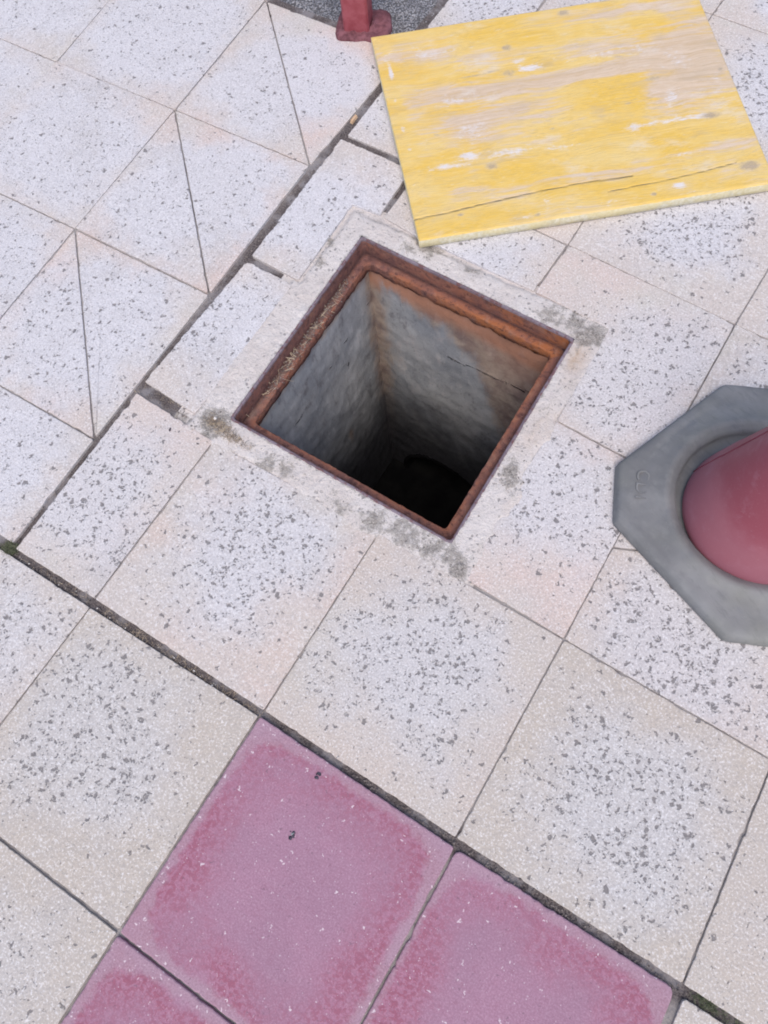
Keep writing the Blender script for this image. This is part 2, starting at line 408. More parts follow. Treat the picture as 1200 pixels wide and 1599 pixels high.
tile_n = 0
def tile(pts, kind='tile', joint=.0022, spread=0.0, tone=None, c=None, wear=.9, pit=.9, warm=.7, off=(0,0), rad=.0035, z=None, bev=.0014, chips=.9, parent=None, cat='paving_tile', jit=.0006):
    global tile_n
    tile_n += 1
    if area(pts) < 0: pts = pts[::-1]
    if c is None: c = (sum(p[0] for p in pts)/len(pts), sum(p[1] for p in pts)/len(pts))
    vis = -1.9 < c[0] < 1.1 and -.8 < c[1] < 2.3
    pts = inset([Vector(p) for p in pts], joint/2)
    L = smooth_outline(pts, rad, .006 if vis else .05)
    sd = tile_n*7.3
    def jt(p):
        k = jit*(fb(p.x*60+sd, p.y*60)+1.2*fb(p.x*220, p.y*220+sd))
        ch = max(0, fb(p.x*38, p.y*38, sd)-.33)*.012*chips
        return k, ch
    o1 = []; o2 = []; o3 = []
    I1 = inset(L, 1.0)
    for p, q in zip(L, I1):
        nrm = (q-p).normalized()
        k, ch = jt(p)
        o1.append(p+nrm*(k*.5+.0003+ch*.5))
        o2.append(p+nrm*(bev*.35+k+ch*.8)); o3.append(p+nrm*(bev+k*1.3+ch*1.4))
    dz = random.uniform(-.0016, .0016) if z is None else z
    n = len(L); V = []
    for ring, zz in ((o1, -.03), (o1, -bev), (o2, -bev*.35), (o3, 0.0)):
        V += [(p.x-c[0], p.y-c[1], zz) for p in ring]
    F = []
    for r in range(3):
        for i in range(n):
            j = (i+1) % n
            F.append((r*n+i, r*n+j, (r+1)*n+j, (r+1)*n+i))
    F.append(tuple(range(3*n, 4*n)))
    o = link(cat, mesh('paving_tile', V, F), M[kind], parent, (c[0], c[1], dz))
    o.rotation_euler = (random.uniform(-.005, .005), random.uniform(-.005, .005), 0)
    if tone is None: tone = sst(.50, -.22, c[1]-.6*c[0])*(1 if c[0] < 1.0 else .8)*(1 if c[1] < .75 else .3)+random.uniform(-.08, .12)  # gradual lens darkening towards the near right put into tile colour, plus random tone
    o['tone'] = float(max(0, min(1, tone)))
    o['spread'] = float(spread)
    o['wear'] = float(wear); o['pit'] = float(pit); o['warm'] = float(warm)
    o['cx'] = float(off[0]); o['cy'] = float(off[1])
    return o

# ------------------------------------------------------------------ ground sheet with the dirt of the joints, and far ground
HOLE = [(-.4192, .9965), (.1300, .9804), (.1341, .4479), (-.4084, .4548)]    # back-left, back-right, front-right, front-left
hx0, hx1, hy0, hy1 = -.436, .150, .430, 1.012
def lines(a, b, mids, step):
    out = [a]; pts = sorted(mids)+[b]
    for m in pts:
        k = max(1, round((m-out[-1])/step)); s = out[-1]
        for i in range(1, k+1): out.append(s+(m-s)*i/k)
    return out
xs = lines(-2.8, 2.4, [hx0, hx1], .016); ys = lines(-1.6, 3.3, [hy0, hy1], .016)
nx, ny = len(xs), len(ys)
def wide(x, y):
    d = abs(y+.006)
    if -.03 < y < 1.60: d = min(d, abs(x+.622))
    if -.63 < x < -.39: d = min(d, abs(y-.422), abs(y-1.232))
    if -.63 < x < -.46: d = min(d, abs(y-.819))
    if 1.03 < y < 1.25: d = min(d, abs(x+.409)*1.2)
    if y > 1.5 and x < -.6: d = 0
    if -.51 < x < .2 and .39 < y < 1.07: d = min(d, .012)
    return 1-sst(.016, .030, d)
V = [(x, y, -.0046-.0030*wide(x, y)+.0010*fb(x*9, y*9)+.0006*nz(x*60, y*60)) for y in ys for x in xs]
fil = [1-wide(x, y) for y in ys for x in xs]
F = []
e = 1e-4
for j in range(ny-1):
    for i in range(nx-1):
        if xs[i] > hx0-e and xs[i+1] < hx1+e and ys[j] > hy0-e and ys[j+1] < hy1+e: continue
        if xs[i] > -1.07 and xs[i+1] < -.645 and ys[j] > 1.56 and ys[j+1] < 2.4: continue
        F.append((j*nx+i, j*nx+i+1, (j+1)*nx+i+1, (j+1)*nx+i))
pave = link('pavement', mesh('pavement', V, F, True, dict(fill=fil)), M['bed']); tag(pave, kind='structure')
V = []; F = []
R0 = [(-2.79, -1.59), (2.39, -1.59), (2.39, 3.29), (-2.79, 3.29)]; R1 = [(-40, -40), (40, -40), (40, 40), (-40, 40)]
V = [(x, y, -.014) for x, y in R0+R1]; F = [(i, 4+i, 4+(i+1) % 4, (i+1) % 4) for i in range(4)]
F = [f[::-1] for f in F]
g = link('ground', mesh('ground', V, F), M['far']); tag(g, kind='structure')

# asphalt patch where a tile is missing
def grid(x0, x1, y0, y1, st, fz):
    a = int((x1-x0)/st)+1; b = int((y1-y0)/st)+1
    V = [(x0+(x1-x0)*i/(a-1), y0+(y1-y0)*j/(b-1), 0) for j in range(b) for i in range(a)]
    V = [(x, y, fz(x, y)) for x, y, _ in V]
    return V, [(j*a+i, j*a+i+1, (j+1)*a+i+1, (j+1)*a+i) for j in range(b-1) for i in range(a-1)]
V, F = grid(-1.09, -.625, 1.53, 2.43, .006, lambda x, y: -.013+.004*fb(x*30, y*30)+.003*nz(x*130, y*130))
o = link('asphalt', mesh('asphalt', V, F, True), M['asphalt']); tag(o, kind='structure')
# ------------------------------------------------------------------ paving tiles: upper left field
A = {(-1,-1):(-1.905,1.528),(0,-1):(-1.4918,1.5343),(1,-1):(-1.0746,1.5481),(2,-1):(-.634,1.550),
     (-1,0):(-1.875,1.092),(0,0):(-1.4517,1.0988),(1,0):(-1.0554,1.1088),(2,0):(-.6429,1.115),
     (-1,1):(-1.845,.672),(0,1):(-1.4333,.6788),(1,1):(-1.0377,.6874),(2,1):(-.6358,.6913),
     (-1,2):(-1.83,.262),(0,2):(-1.425,.2655),(1,2):(-1.0200,.2686),(2,2):(-.6331,.273),
     (-1,3):(-1.82,-.003),(0,3):(-1.42,-.001),(1,3):(-1.017,.003),(2,3):(-.6267,.006)}
for j in range(-1, 4):
    x, y = A[(-1, j)]; A[(-2, j)] = (x-.41, y-.006); A[(-3, j)] = (x-.82, y-.012)
for i in range(-3, 2):
    x, y = A[(i, -1)]; A[(i, -2)] = (x-.01, y+.41); A[(i, -3)] = (x-.02, y+.82)
def cell(P, i, j): return [P[(i, j+1)], P[(i+1, j+1)], P[(i+1, j)], P[(i, j)]]
for j in range(-3, 3):
    for i in range(-3, 2):
        if j < -1 and i == 1: continue
        q = cell(A, i, j)
        c = (sum(p[0] for p in q)/4, sum(p[1] for p in q)/4)
        kw = dict(c=c, wear=1.0, spread=.34 if i < 1 else .16, pit=.20 if j < 1 else .34, warm=random.uniform(.15, .45), joint=.0024, parent=pave)
        if i == 1 and j < 2:     # split corner to corner by a saw cut
            a, b, cc, dd = q       # front-left, front-right, back-right, back-left
            kw['warm'] = 1.0
            kw.pop('wear'); kw.pop('joint')
            bb = tuple(Vector(b)+(Vector(dd)-Vector(b))*.01)
            tile([a, b, dd], wear=1.0, joint=.0036, off=(-.02, -.02), **kw)
            tile([b, cc, dd], wear=1.1, joint=.0036, off=(.02, .02), **kw)
        else: tile(q, **kw)
# ------------------------------------------------------------------ paving tiles: field round the hole
B = {}
for i in range(-2, 6):
    for j in range(-1, 9): B[(i, j)] = (.4*i, .4*j)
B.update({(-1,0):(-.408,.003),(0,0):(-.0018,.0015),(1,0):(.398,-.0005),(2,0):(.802,.003),(3,0):(1.205,.006),(4,0):(1.61,.006),
          (-1,1):(-.4065,.3975),(0,1):(-.0017,.3989),(1,1):(.3995,.3946),(2,1):(.795,.388),(3,1):(1.2,.382),
          (1,2):(.400,.778),(2,2):(.798,.772),(3,2):(1.2,.768),
          (-1,3):(-.404,1.214),(0,3):(.0045,1.1964),(1,3):(.4029,1.1756),(2,3):(.800,1.165),(3,3):(1.2,1.16),
          (-1,4):(-.404,1.618),(0,4):(.0005,1.605),(1,4):(.418,1.590),(2,4):(.81,1.575),(3,4):(1.21,1.57),
          (-1,5):(-.404,2.022),(0,5):(-.005,2.016),(1,5):(.41,2.0),(2,5):(.81,1.99),(3,5):(1.21,1.98),
          (-1,6):(-.404,2.43),(0,6):(.02,2.42),(1,6):(.42,2.41),(2,6):(.82,2.4),(3,6):(1.22,2.39)})
P = pave
tile([(-.616,.000),(-.409,.003),(-.4075,.398),(-.6235,.408)], jit=.001, off=(-.035,.0), pit=1.25, warm=.5, wear=.8, parent=P)
tile([(-.4783,.4274),(-.4829,.8069),(-.614,.809),(-.6265,.437)], jit=.0013, pit=.45, warm=.2, wear=1.0, parent=P)
tile([(-.614,.826),(-.4785,.821),(-.4865,1.0637),(-.4127,1.0675),(-.4185,1.2200),(-.623,1.2245)], jit=.0013, c=(-.52,1.02), pit=.25, wear=1.0, warm=.2, parent=P)
tile([(-.616,1.240),(-.412,1.24),(-.407,1.6),(-.62,1.62)], pit=.35, wear=1.0, warm=.2, parent=P)
tile([(-.632,1.632),(-.407,1.62),(-.406,2.022),(-.634,2.025)], pit=.8, wear=1.0, warm=.2, parent=P)
tile([(-.634,2.030),(-.406,2.027),(-.406,2.43),(-.634,2.43)], pit=.8, wear=1.0, warm=.2, parent=P)
tile([(-.402,1.066),(-.3069,1.0548),(-.003,1.048),(.003,1.194),(-.402,1.212)], pit=.45, wear=1.0, warm=.2, c=(-.2,1.12), parent=P)
tile(cell(B,-1,0), off=(-.01,.03), pit=1.1, warm=.75, wear=.9, parent=P)
tile(cell(B,0,0), off=(0,.0), pit=1.15, warm=.45, wear=.85, parent=P)
tile(cell(B,1,0), off=(.02,.0), pit=1.15, warm=.3, wear=.9, parent=P)
tile(cell(B,2,0), off=(.03,.0), pit=.7, warm=.5, wear=.6, parent=P)
tile([(.188,.402),(.3995,.3946),(.400,.778),(.184,.788),(.178,.6)], c=(.27,.62), pit=.75, warm=.9, wear=.8, parent=P)
tile([(.184,.788),(.400,.778),(.4029,1.1756),(.0045,1.1964),(-.001,1.047),(.179,1.037)], c=(.27,.98), off=(.02,.0), pit=.75, warm=.5, wear=.7, parent=P)
tile([(.3995,.3946),(.795,.388),(.798,.770),(.398,.598)], c=(.60,.56), off=(.0,-.03), pit=1.25, warm=.7, wear=.8, parent=P)
tile([(.398,.599),(.798,.772),(.400,.778)], c=(.55,.7), pit=.8, warm=.9, wear=.6, parent=P)
for i, j in ((1,2),(2,2),(2,1),(-1,3),(0,3),(1,3),(2,3),(-1,4),(0,4),(1,4),(2,4),(-1,5),(0,5),(1,5),(2,5)):
    tile(cell(B, i, j), pit=1.15 if i >= 0 else .5, wear=1.0, warm=.2, parent=P)
tile(cell(B,3,0), parent=P)
# below the long open joint
tile([(-.4047,-.0130),(-.0043,-.0095),(-.0056,-.417),(-.410,-.418)], c=(-.2,-.2), off=(-.03,.0), pit=1.05, warm=.35, wear=.75, parent=P)
tile([(-.81,-.0145),(-.4047,-.0130),(-.410,-.418),(-.815,-.418)], off=(.03,.02), pit=.9, warm=.2, wear=.8, parent=P)
tile([(-1.22,-.0145),(-.81,-.0145),(-.815,-.418),(-1.22,-.418)], parent=P)
for k in range(3): tile([(-.410-.405*k,-.420),(-.0056-.405*k,-.420),(-.0056-.405*k,-.825),(-.410-.405*k,-.825)], pit=.5, warm=.35, wear=.55, parent=P)
RK = dict(kind='red', parent=P, rad=.005, bev=.0028, jit=.0010)
o = tile([(-.0020,-.0085),(.4045,-.0125),(.4045,-.4185),(-.0035,-.4189)], z=.004, joint=.0016, **RK); o['label'] = 'red paving tile'
o = tile([(.4070,-.0120),(.7960,-.0075),(.8005,-.4185),(.4060,-.4185)], z=.002, joint=.0016, **{**RK, 'rad':.016}); o['label'] = 'red paving tile'
o = tile([(-.004,-.4215),(.404,-.4205),(.404,-.830),(-.003,-.830)], z=.003, joint=.0016, **RK); o['label'] = 'red paving tile'
o = tile([(.4065,-.4215),(.802,-.4205),(.802,-.830),(.4065,-.830)], z=.003, joint=.004, **RK); o['label'] = 'red paving tile'
tile([(.809,-.0104),(1.2,-.015),(1.2,-.42),(.809,-.42)], pit=.6, warm=.2, wear=.4, parent=P, rad=.008)
tile([(.809,-.4225),(1.2,-.4225),(1.2,-.83),(.809,-.83)], pit=.6, warm=.2, wear=.4, parent=P)
tile([(1.205,-.0104),(1.6,-.015),(1.6,-.42),(1.205,-.42)], parent=P)

# ------------------------------------------------------------------ manhole
mh = link('manhole', None, loc=(-.14, .72, 0))
tag(mh, 'open square inspection hole with a rusty iron frame and a dark cement shaft', 'manhole')
ML = Vector((-.14, .72, 0))
H = [Vector(p)-ML.to_2d() for p in HOLE][::-1]        # ccw: front-left, front-right, back-right, back-left
if area(H) < 0: H = H[::-1]
def side_line(k, dist):
    a, b = H[k], H[(k+1) % 4]; e = (b-a).normalized(); n = Vector((-e.y, e.x)); return a+n*dist, e
def corner(k, dist):
    p, e = side_line((k-1) % 4, dist); q, f = side_line(k, dist)
    den = e.x*f.y-e.y*f.x; t = ((q.x-p.x)*f.y-(q.y-p.y)*f.x)/den
    return p+e*t
def ring_pts(dist, rad, m=86):
    """square loop at an inward distance with rounded corners, fixed number of points per side"""
    out = []
    for k in range(4):
        a, b = corner(k, dist), corner((k+1) % 4, dist); pa = corner((k-1) % 4, dist)
        e0, e1 = (a-pa).normalized(), (b-a).normalized()
        A0, A1 = a-e0*rad, a+e1*rad
        for s in range(5):
            t = s/5; out.append((A0*(1-t)**2+a*2*t*(1-t)+A1*t*t, k, 0))
        E = b-(b-a).normalized()*rad
        for s in range(m): out.append((A1.lerp(E, s/m), k, s/m))
    return out
def sweep(name, prof, mat, amp, attrs_fn=None, rag=None):
    V = []; F = []; at = {'side': [], 'dust': [], 'groove': []}; n = None
    for r, (dd, z, rad, am) in enumerate(prof):
        ring = ring_pts(dd, rad); n = len(ring)
        for idx, (p, k, s) in enumerate(ring):
            q = ring_pts_n[idx]
            k1 = am*(fb(p.x*70, p.y*70, z*70+3)*1.0+.6*fb(p.x*200, p.y*200, z*200))
            zz = z+am*.7*fb(p.x*90+5, p.y*90, 7)
            if rag and r in rag: zz += rag[r]*fb(p.x*30, p.y*30, 2)
            V.append((p.x+q.x*k1, p.y+q.y*k1, zz))
            wx = p.x
            at['side'].append((.85 if k == 2 else .15)*sst(-.1, .25, wx)+.25*(1 if k in (2,) else 0)+(.45 if r > 7 else 0))
            at['groove'].append({3: .1, 4: .8, 5: 1.1, 6: .7}.get(r, 0)*(1 if k in (2, 3) else .5))
            at['dust'].append(.55*(1 if (k == 3 and .18 < s < .8) or (k == 3 and s >= .8) else 0)*(1 if r in (6, 7) else 0)*max(0, min(1, .7+fb(p.x*25, p.y*25))))
    for r in range(len(prof)-1):
        for i in range(n):
            j = (i+1) % n; F.append((r*n+i, r*n+j, (r+1)*n+j, (r+1)*n+i))
    o = link(name, mesh(name, V, F, True, at), mat, mh)
    return o
rp0 = ring_pts(.0, .01); rp1 = ring_pts(.05, .01)
ring_pts_n = [(b[0]-a[0]).normalized() for a, b in zip(rp0, rp1)]
sweep('rim', [(.0, -.03, .010, .0), (.0, .0012, .010, .0004), (.0015, .0026, .010, .0003), (.0055, .0026, .009, .0003), (.0065, .0010, .008, .0003), (.0068, -.006, .008, .0)], M['rim'], 0)
sweep('frame', [(.0070, -.003, .010, .0), (.0074, -.008, .012, .0003), (.0078, -.018, .012, .0005), (.0080, -.028, .011, .0007), (.0084, -.0362, .011, .0006), (.0098, -.0380, .009, .0006), (.0125, -.0378, .009, .0008), (.020, -.0368, .009, .0012), (.0305, -.0360, .010, .0012), (.0322, -.0366, .011, .0014), (.0328, -.0390, .012, .0014), (.0332, -.050, .012, .0014), (.0336, -.062, .012, .0012), (.028, -.064, .012, .0)], M['rust'], .001, rag={12: .008, 13: .008})

# shaft walls, 1.2 m deep
DEP = 1.12
pc = (-.18-ML.x, -1.065); PR = .142
for k, nm in ((0, 'shaft_wall'), (1, 'shaft_wall'), (2, 'shaft_wall'), (3, 'shaft_wall')):
    a, b = corner(k, .0315), corner((k+1) % 4, .0315); e = (b-a); L = e.length; e.normalize(); n_ = Vector((-e.y, e.x))
    nu, nv = 70, 130
    V = []; stn = []; crk = []; org = []; shd = []
    for j in range(nv+1):
        z = -.045-(DEP-.045)*(j/nv)
        for i in range(nu+1):
            s = -.006+(L+.012)*i/nu; p = a+e*s
            dpt = .004*fb(p.x*6, p.y*6, z*6)+.0018*fb(p.x*28+k, p.y*28, z*28)
            if z < -.12: dpt += .0
            V.append((p.x-n_.x*(dpt+.002), p.y-n_.y*(dpt+.002), z))
            x = p.x+ML.x; y = p.y+ML.y
            st = 0; orr = 0; cr = 0
            if k == 2:      # wall across the far side
                t = (x+.38)/.47
                lim = .070+.05*sst(.0, .3, t)+.05*sst(.35, .6, t)+.38*sst(.55, 1.0, t)+.03*fb(x*30, 2)+.02*fb(x*14, z*5)
                st = 1.15-sst(lim*.75, lim*1.6, -z)
                st = max(st, 1.0*math.exp(-((x+.385)/(.050+.02*fb(z*4, 2)))**2)*(1-sst(.35, .9, -z)*.4))
                orr = (1-sst(.09, .15, -z))+.6*sst(.5, 1.0, t)*(1-sst(.1, .3, -z))
                cz = -.272+.03*t+.012*fb(x*9, 1)
                cr = math.exp(-((z-cz)/.005)**2)*sst(.38, .5, t)*(1 if t < .95 else .3)
            elif k == 3:    # left wall
                st = .9*math.exp(-((y-.965)/(.040+.02*fb(z*4, 9)))**2)*(1-sst(.35, .9, -z)*.4)
                st = max(st, .65*(1-sst(.075, .10, -z)))
                st = max(st, .9*math.exp(-((y-.78)/.02)**2-((z+.60)/.04)**2))
                t = (y-.45)/.5
                cz = -.262+.085*t+.006*fb(y*15, 3)
                cr = math.exp(-((z-cz)/.0045)**2)*(.6+.5*fb(y*14, 7))
                cr = max(cr, 1.2*math.exp(-((y-.83)/.007)**2-((z+.29+.8*(y-.83))/.012)**2))
            else:
                st = .8*(1-sst(.1, .3, -z))
            stn.append(max(0, st)); crk.append(cr); shd.append(sst(.34, .84, -z+.09*fb(x*5+k, y*5, z*5)+.05*fb(x*22, y*22, z*22))); org.append(max(0, min(1, orr)))  # includes the painted shade, deepening down the shaft with a ragged edge
    F = []
    for j in range(nv):
        for i in range(nu):
            q = (j*(nu+1)+i, j*(nu+1)+i+1, (j+1)*(nu+1)+i+1, (j+1)*(nu+1)+i)
            if k == 2:
                cx = sum(V[t][0] for t in q)/4-pc[0]; cz = sum(V[t][2] for t in q)/4-pc[1]
                if math.hypot(cx, cz) < PR+.004: continue
            F.append(q[::-1])
    link(nm, mesh(nm, V, F, True, dict(stain=stn, crack=crk, orange=org, depth_shade=shd)), M['shaft'], mh)
V, F = grid(-.30, .30, -.31, .31, .02, lambda x, y: -DEP+.02+.008*fb(x*8, y*8))
link('shaft_floor', mesh('shaft_floor', V, F, True, {'stain': [.4]*len(V)}), plain('shaded_silt', (.005, .005, .006), (.012, .012, .012), 12, .9, .001, .1), mh)  # near-black floor colour stands in for the shade at the shaft bottom
# drain pipe mouth in the far wall
V = []; F = []; yb = corner(2, .0385).y
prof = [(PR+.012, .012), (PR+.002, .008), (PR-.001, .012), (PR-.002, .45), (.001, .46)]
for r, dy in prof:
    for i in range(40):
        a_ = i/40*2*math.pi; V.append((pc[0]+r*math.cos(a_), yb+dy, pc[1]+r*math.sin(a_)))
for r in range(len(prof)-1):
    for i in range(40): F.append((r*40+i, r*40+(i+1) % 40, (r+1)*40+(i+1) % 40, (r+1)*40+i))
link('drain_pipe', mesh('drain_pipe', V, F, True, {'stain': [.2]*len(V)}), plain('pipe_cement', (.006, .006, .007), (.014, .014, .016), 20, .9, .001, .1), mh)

# mortar collar between the frame and the cut tiles
def seg_d(x, y):   # signed distance inside the frame outline (positive = inside)
    p = Vector((x, y)); dmin = 9
    for k in range(4):
        a, e_ = side_line(k, 0.0); n_ = Vector((-e_.y, e_.x)); dmin = min(dmin, (p-a).dot(n_))
    return dmin
x0, x1, y0, y1 = -.520, .225, .375, 1.085
st_ = .003; na = int((x1-x0)/st_)+1; nb_ = int((y1-y0)/st_)+1
V = []; dirt = []; rst = []; keep = []
DS = [(.155,1.005,.035,.9),(.165,.985,.02,.6),(.160,.640,.022,1.0),(.170,.61,.014,.8),(.150,.432,.03,.75),(.172,.412,.02,1.0),(-.44,.435,.030,.9),(-.43,.405,.022,.7),
      (-.28,.405,.02,.7),(-.24,.415,.02,.65),(-.10,.405,.03,.6),(-.02,.412,.03,.7),(.05,.418,.04,.65),(.10,.425,.03,.75),(-.30,1.02,.018,.7),(-.26,1.03,.02,.7),(.06,1.01,.03,.6),(.11,1.02,.025,.9),
      (-.47,.95,.012,.7),(-.475,.90,.012,.6),(-.455,.89,.009,.9),(.17,.88,.02,.3),(.16,.80,.02,.3),(-.15,1.03,.02,.5)]
for j in range(nb_):
    for i in range(na):
        x = x0+(x1-x0)*i/(na-1); y = y0+(y1-y0)*j/(nb_-1)
        # distance inside the mortar area, each side with its own overlap on the tiles
        left = x-(-.475 if y > .82 else (-.497 if y > .47 else -.485)); right = .197-x; bot = y-.386; top = (1.053 if x < -.3 else 1.043+(.008 if x > 0 else .0))-y
        dn = min(left+(.010*fb(x*12, y*12, 4) if y < .80 else 0), right+.018*fb(x*9, y*9, 2), bot+.014*fb(x*11, y*11, 6), top+(.012*fb(x*11, y*11, 8) if x > .0 else 0))+(.006*fb(x*22, y*22)+.004*fb(x*80, y*80))*(.5 if x < -.38 and y > .8 else 1)
        zz = .0014+.0018*fb(x*18, y*18)+.0014*fb(x*90, y*90)
        zz = zz*sst(0, .03, dn) + (-.006)*(1-sst(-.004, .010, dn))
        lx, ly = x-ML.x, y-ML.y
        ins = seg_d(lx, ly)
        V.append((lx, ly, zz if ins < .004 else .0))
        keep.append(ins)
        dt = 0
        wx_, wy_ = .016*fb(x*16, y*16, 1), .016*fb(x*16, y*16, 4)
        for (a_, b_, s_, m_) in DS: dt = max(dt, 1.3*m_*math.exp(-((x-a_+wx_)**2+(y-b_+wy_)**2)/(s_*s_*1.25)))
        dt = max(dt, .95*(1-sst(-.002, .014, dn))*(.25+1.1*nz(x*9, y*9, 5)) if (y > 1.0 or y < .42) else 0)
        dt = max(dt, .55*(1-sst(.0, .006, -ins)))
        dirt.append(dt); rst.append(.8*math.exp(-((x-.152)**2/.0004+(y-.945)**2/.0020))+.3*math.exp(-((x-.16)**2/.0006+(y-.75)**2/.004)))
F = []
for j in range(nb_-1):
    for i in range(na-1):
        q = (j*na+i, j*na+i+1, (j+1)*na+i+1, (j+1)*na+i)
        if min(keep[t] for t in q) > .0002: continue
        F.append(q)
link('mortar_collar', mesh('mortar_collar', V, F, True, dict(dirt=dirt, rust=rst)), M['mortar'], mh)

# ------------------------------------------------------------------ wooden board
TH = .027
BC = [Vector((-.2824, 1.0273)), Vector((.3345, 1.5432)), Vector((-.0783, 2.0505)), Vector((-.7213, 1.5260))]
bu = (BC[1]-BC[0]).normalized(); bv = Vector((-bu.y, bu.x)); bang = math.atan2(bu.y, bu.x)
LC = [((c-BC[0]).dot(bu), (c-BC[0]).dot(bv)) for c in BC]
KN = [(.473,.635,.015,.009,1),(.310,.547,.012,.009,1),(.297,.460,.016,.011,.75),(.627,.366,.015,.008,.75),(.723,.222,.020,.009,1.2),(.199,.178,.014,.010,1),(.764,.058,.020,.011,1.5),
      (.272,.017,.006,.004,1),(.104,.052,.007,.004,1),(.535,.022,.006,.004,1.2),(.09,.30,.008,.005,.5),(.55,.30,.008,.004,.6),(.36,.26,.007,.004,.7),(.79,.36,.006,.005,.9),(.21,.47,.04,.0022,.9),(.26,.475,.02,.002,.8),(.58,.25,.012,.004,.5)]
WH = [(.173,.299,.05,.04,.62),(.654,.292,.022,.05,.60),(.12,.57,.07,.03,.55),(.55,.47,.10,.02,.5),(.16,.40,.10,.015,.55),(.70,.42,.04,.04,.5),(.76,.30,.02,.06,.45),(.45,.02,.15,.006,.5),(.349,.465,.030,.012,1.5),(.330,.495,.016,.010,.9),(.014,.525,.006,.024,1.4),(.018,.585,.022,.018,.55),(.098,.198,.050,.010,1.1),(.150,.222,.024,.010,1.2),(.238,.209,.075,.013,.85),(.372,.200,.045,.008,.7),(.605,.226,.075,.007,.9),(.543,.219,.016,.022,.75),
      (.597,.035,.015,.010,1.3),(.014,.334,.006,.014,.9),(.010,.43,.005,.012,.6),(.24,.015,.03,.004,.6),(.60,.01,.03,.004,.6),(.02,.27,.005,.01,.5),(.30,.04,.012,.03,.45),(.70,.225,.03,.012,.8),(.63,.12,.05,.007,.5)]
BA = [(.173,.299,.055,.05,.95),(.66,.30,.07,.05,.55),(.139,.419,.17,.035,.85),(.453,.413,.20,.025,.9),(.60,.46,.18,.05,.7),(.70,.35,.12,.06,.85),(.06,.57,.10,.04,.6),(.10,.12,.2,.02,.45),(.55,.61,.2,.02,.55),(.75,.50,.08,.1,.7),(.42,.10,.14,.018,.55),(.24,.34,.2,.03,.6),(.30,.54,.1,.03,.4),(.72,.13,.1,.02,.5)]
YE = [(.487,.361,.08,.030,.7),(.463,.455,.12,.016,.7),(.068,.02,.12,.02,.7),(.401,.194,.05,.014,.9),(.44,.563,.16,.016,.9),(.181,.655,.2,.014,.7),(.058,.13,.03,.05,.6),(.543,.163,.16,.020,.8),(.012,.30,.016,.25,.8),(.35,.135,.2,.01,.4)]
CR1 = [(-.005,.060),(.076,.064),(.166,.073),(.286,.082),(.375,.086),(.506,.083)]
CR2 = [(.44,.049),(.50,.053),(.572,.055),(.662,.063),(.738,.073)]
def crk_d(c, a, b):
    for (x0, y0), (x1, y1) in zip(c, c[1:]):
        if x0 <= a <= x1:
            return abs(b-(y0+(y1-y0)*(a-x0)/(x1-x0))-.0012*nz(a*30, 3)), 1
    return 9, 0
def gsum(lst, a, b): 
    s = 0
    for (x, y, sx, sy, m) in lst:
        q = ((a-x)/sx)**2+((b-y)/sy)**2
        if q < 9: s += m*math.exp(-q)
    return s
nu, nv = 270, 222
V = []; at = dict(bare=[], white=[], knot=[], crack=[], edge=[])
def bpt(s, t):
    x = (1-s)*(1-t)*LC[0][0]+s*(1-t)*LC[1][0]+s*t*LC[2][0]+(1-s)*t*LC[3][0]
    y = (1-s)*(1-t)*LC[0][1]+s*(1-t)*LC[1][1]+s*t*LC[2][1]+(1-s)*t*LC[3][1]
    return x, y
def badd(x, y, z, edge):
    V.append((x, y, z)); c1, _ = crk_d(CR1, x, y); c2, _ = crk_d(CR2, x, y)
    wd = .8+.3*nz(x*12, 9)
    at['crack'].append(max(wd*1.5*math.exp(-(c1/.0019)**2), 1.0*math.exp(-(c2/.0017)**2)))
    kn = gsum(KN, x, y)
    at['bare'].append(max(-.5, .27+gsum(BA, x, y)*.8-gsum(YE, x, y)*.9)); at['white'].append(min(1.5, gsum(WH, x, y)))
    at['knot'].append(kn); at['edge'].append(edge)
for j in range(nv+1):
    for i in range(nu+1):
        s, t = i/nu, j/nv; x, y = bpt(s, t)
        z = TH+.0004*fb(x*3, y*40)
        d = min(s*.81, (1-s)*.81, t*.66, (1-t)*.66)
        if d < .0025: z -= .0014*(1-d/.0025)**2*1.4+.0005*abs(fb(x*50, y*50))
        badd(x, y, z, 0)
F = [(j*(nu+1)+i, j*(nu+1)+i+1, (j+1)*(nu+1)+i+1, (j+1)*(nu+1)+i) for j in range(nv) for i in range(nu)]
loop = [i for i in range(nu+1)]+[j*(nu+1)+nu for j in range(1, nv+1)]+[nv*(nu+1)+i for i in range(nu-1, -1, -1)]+[j*(nu+1) for j in range(nv-1, 0, -1)]
cx_, cy_ = LC[2][0]/2, LC[2][1]/2
prev = loop
for z, e_, ins in ((TH-.0035, 1, -.0008), (.014, 1, -.0010), (.002, 1, .0), (.0008, 1, .002)):
    cur = []
    for k in prev if z == TH-.0035 else loop:
        pass
    for k in loop:
        x, y, _ = V[k]; dx, dy = cx_-x, cy_-y; L_ = math.hypot(dx, dy)
        k1 = ins+.0005*fb(x*40, y*40, z*30)
        cur.append(len(V)); badd(x+dx/L_*k1, y+dy/L_*k1, z, e_)
    n = len(loop)
    F += [(prev[a], cur[a], cur[(a+1) % n], prev[(a+1) % n]) for a in range(n)]
    prev = cur
F.append(tuple(prev[::-1]))
me = mesh('wooden_board', V, F, False, at)
for p in me.polygons: p.use_smooth = len(p.vertices) == 4
o = link('wooden_board', me, M['board'], None, (BC[0].x, BC[0].y, .0022), (0, 0, bang))
tag(o, 'yellow painted wooden board with worn patches lying beside the open hole', 'board')

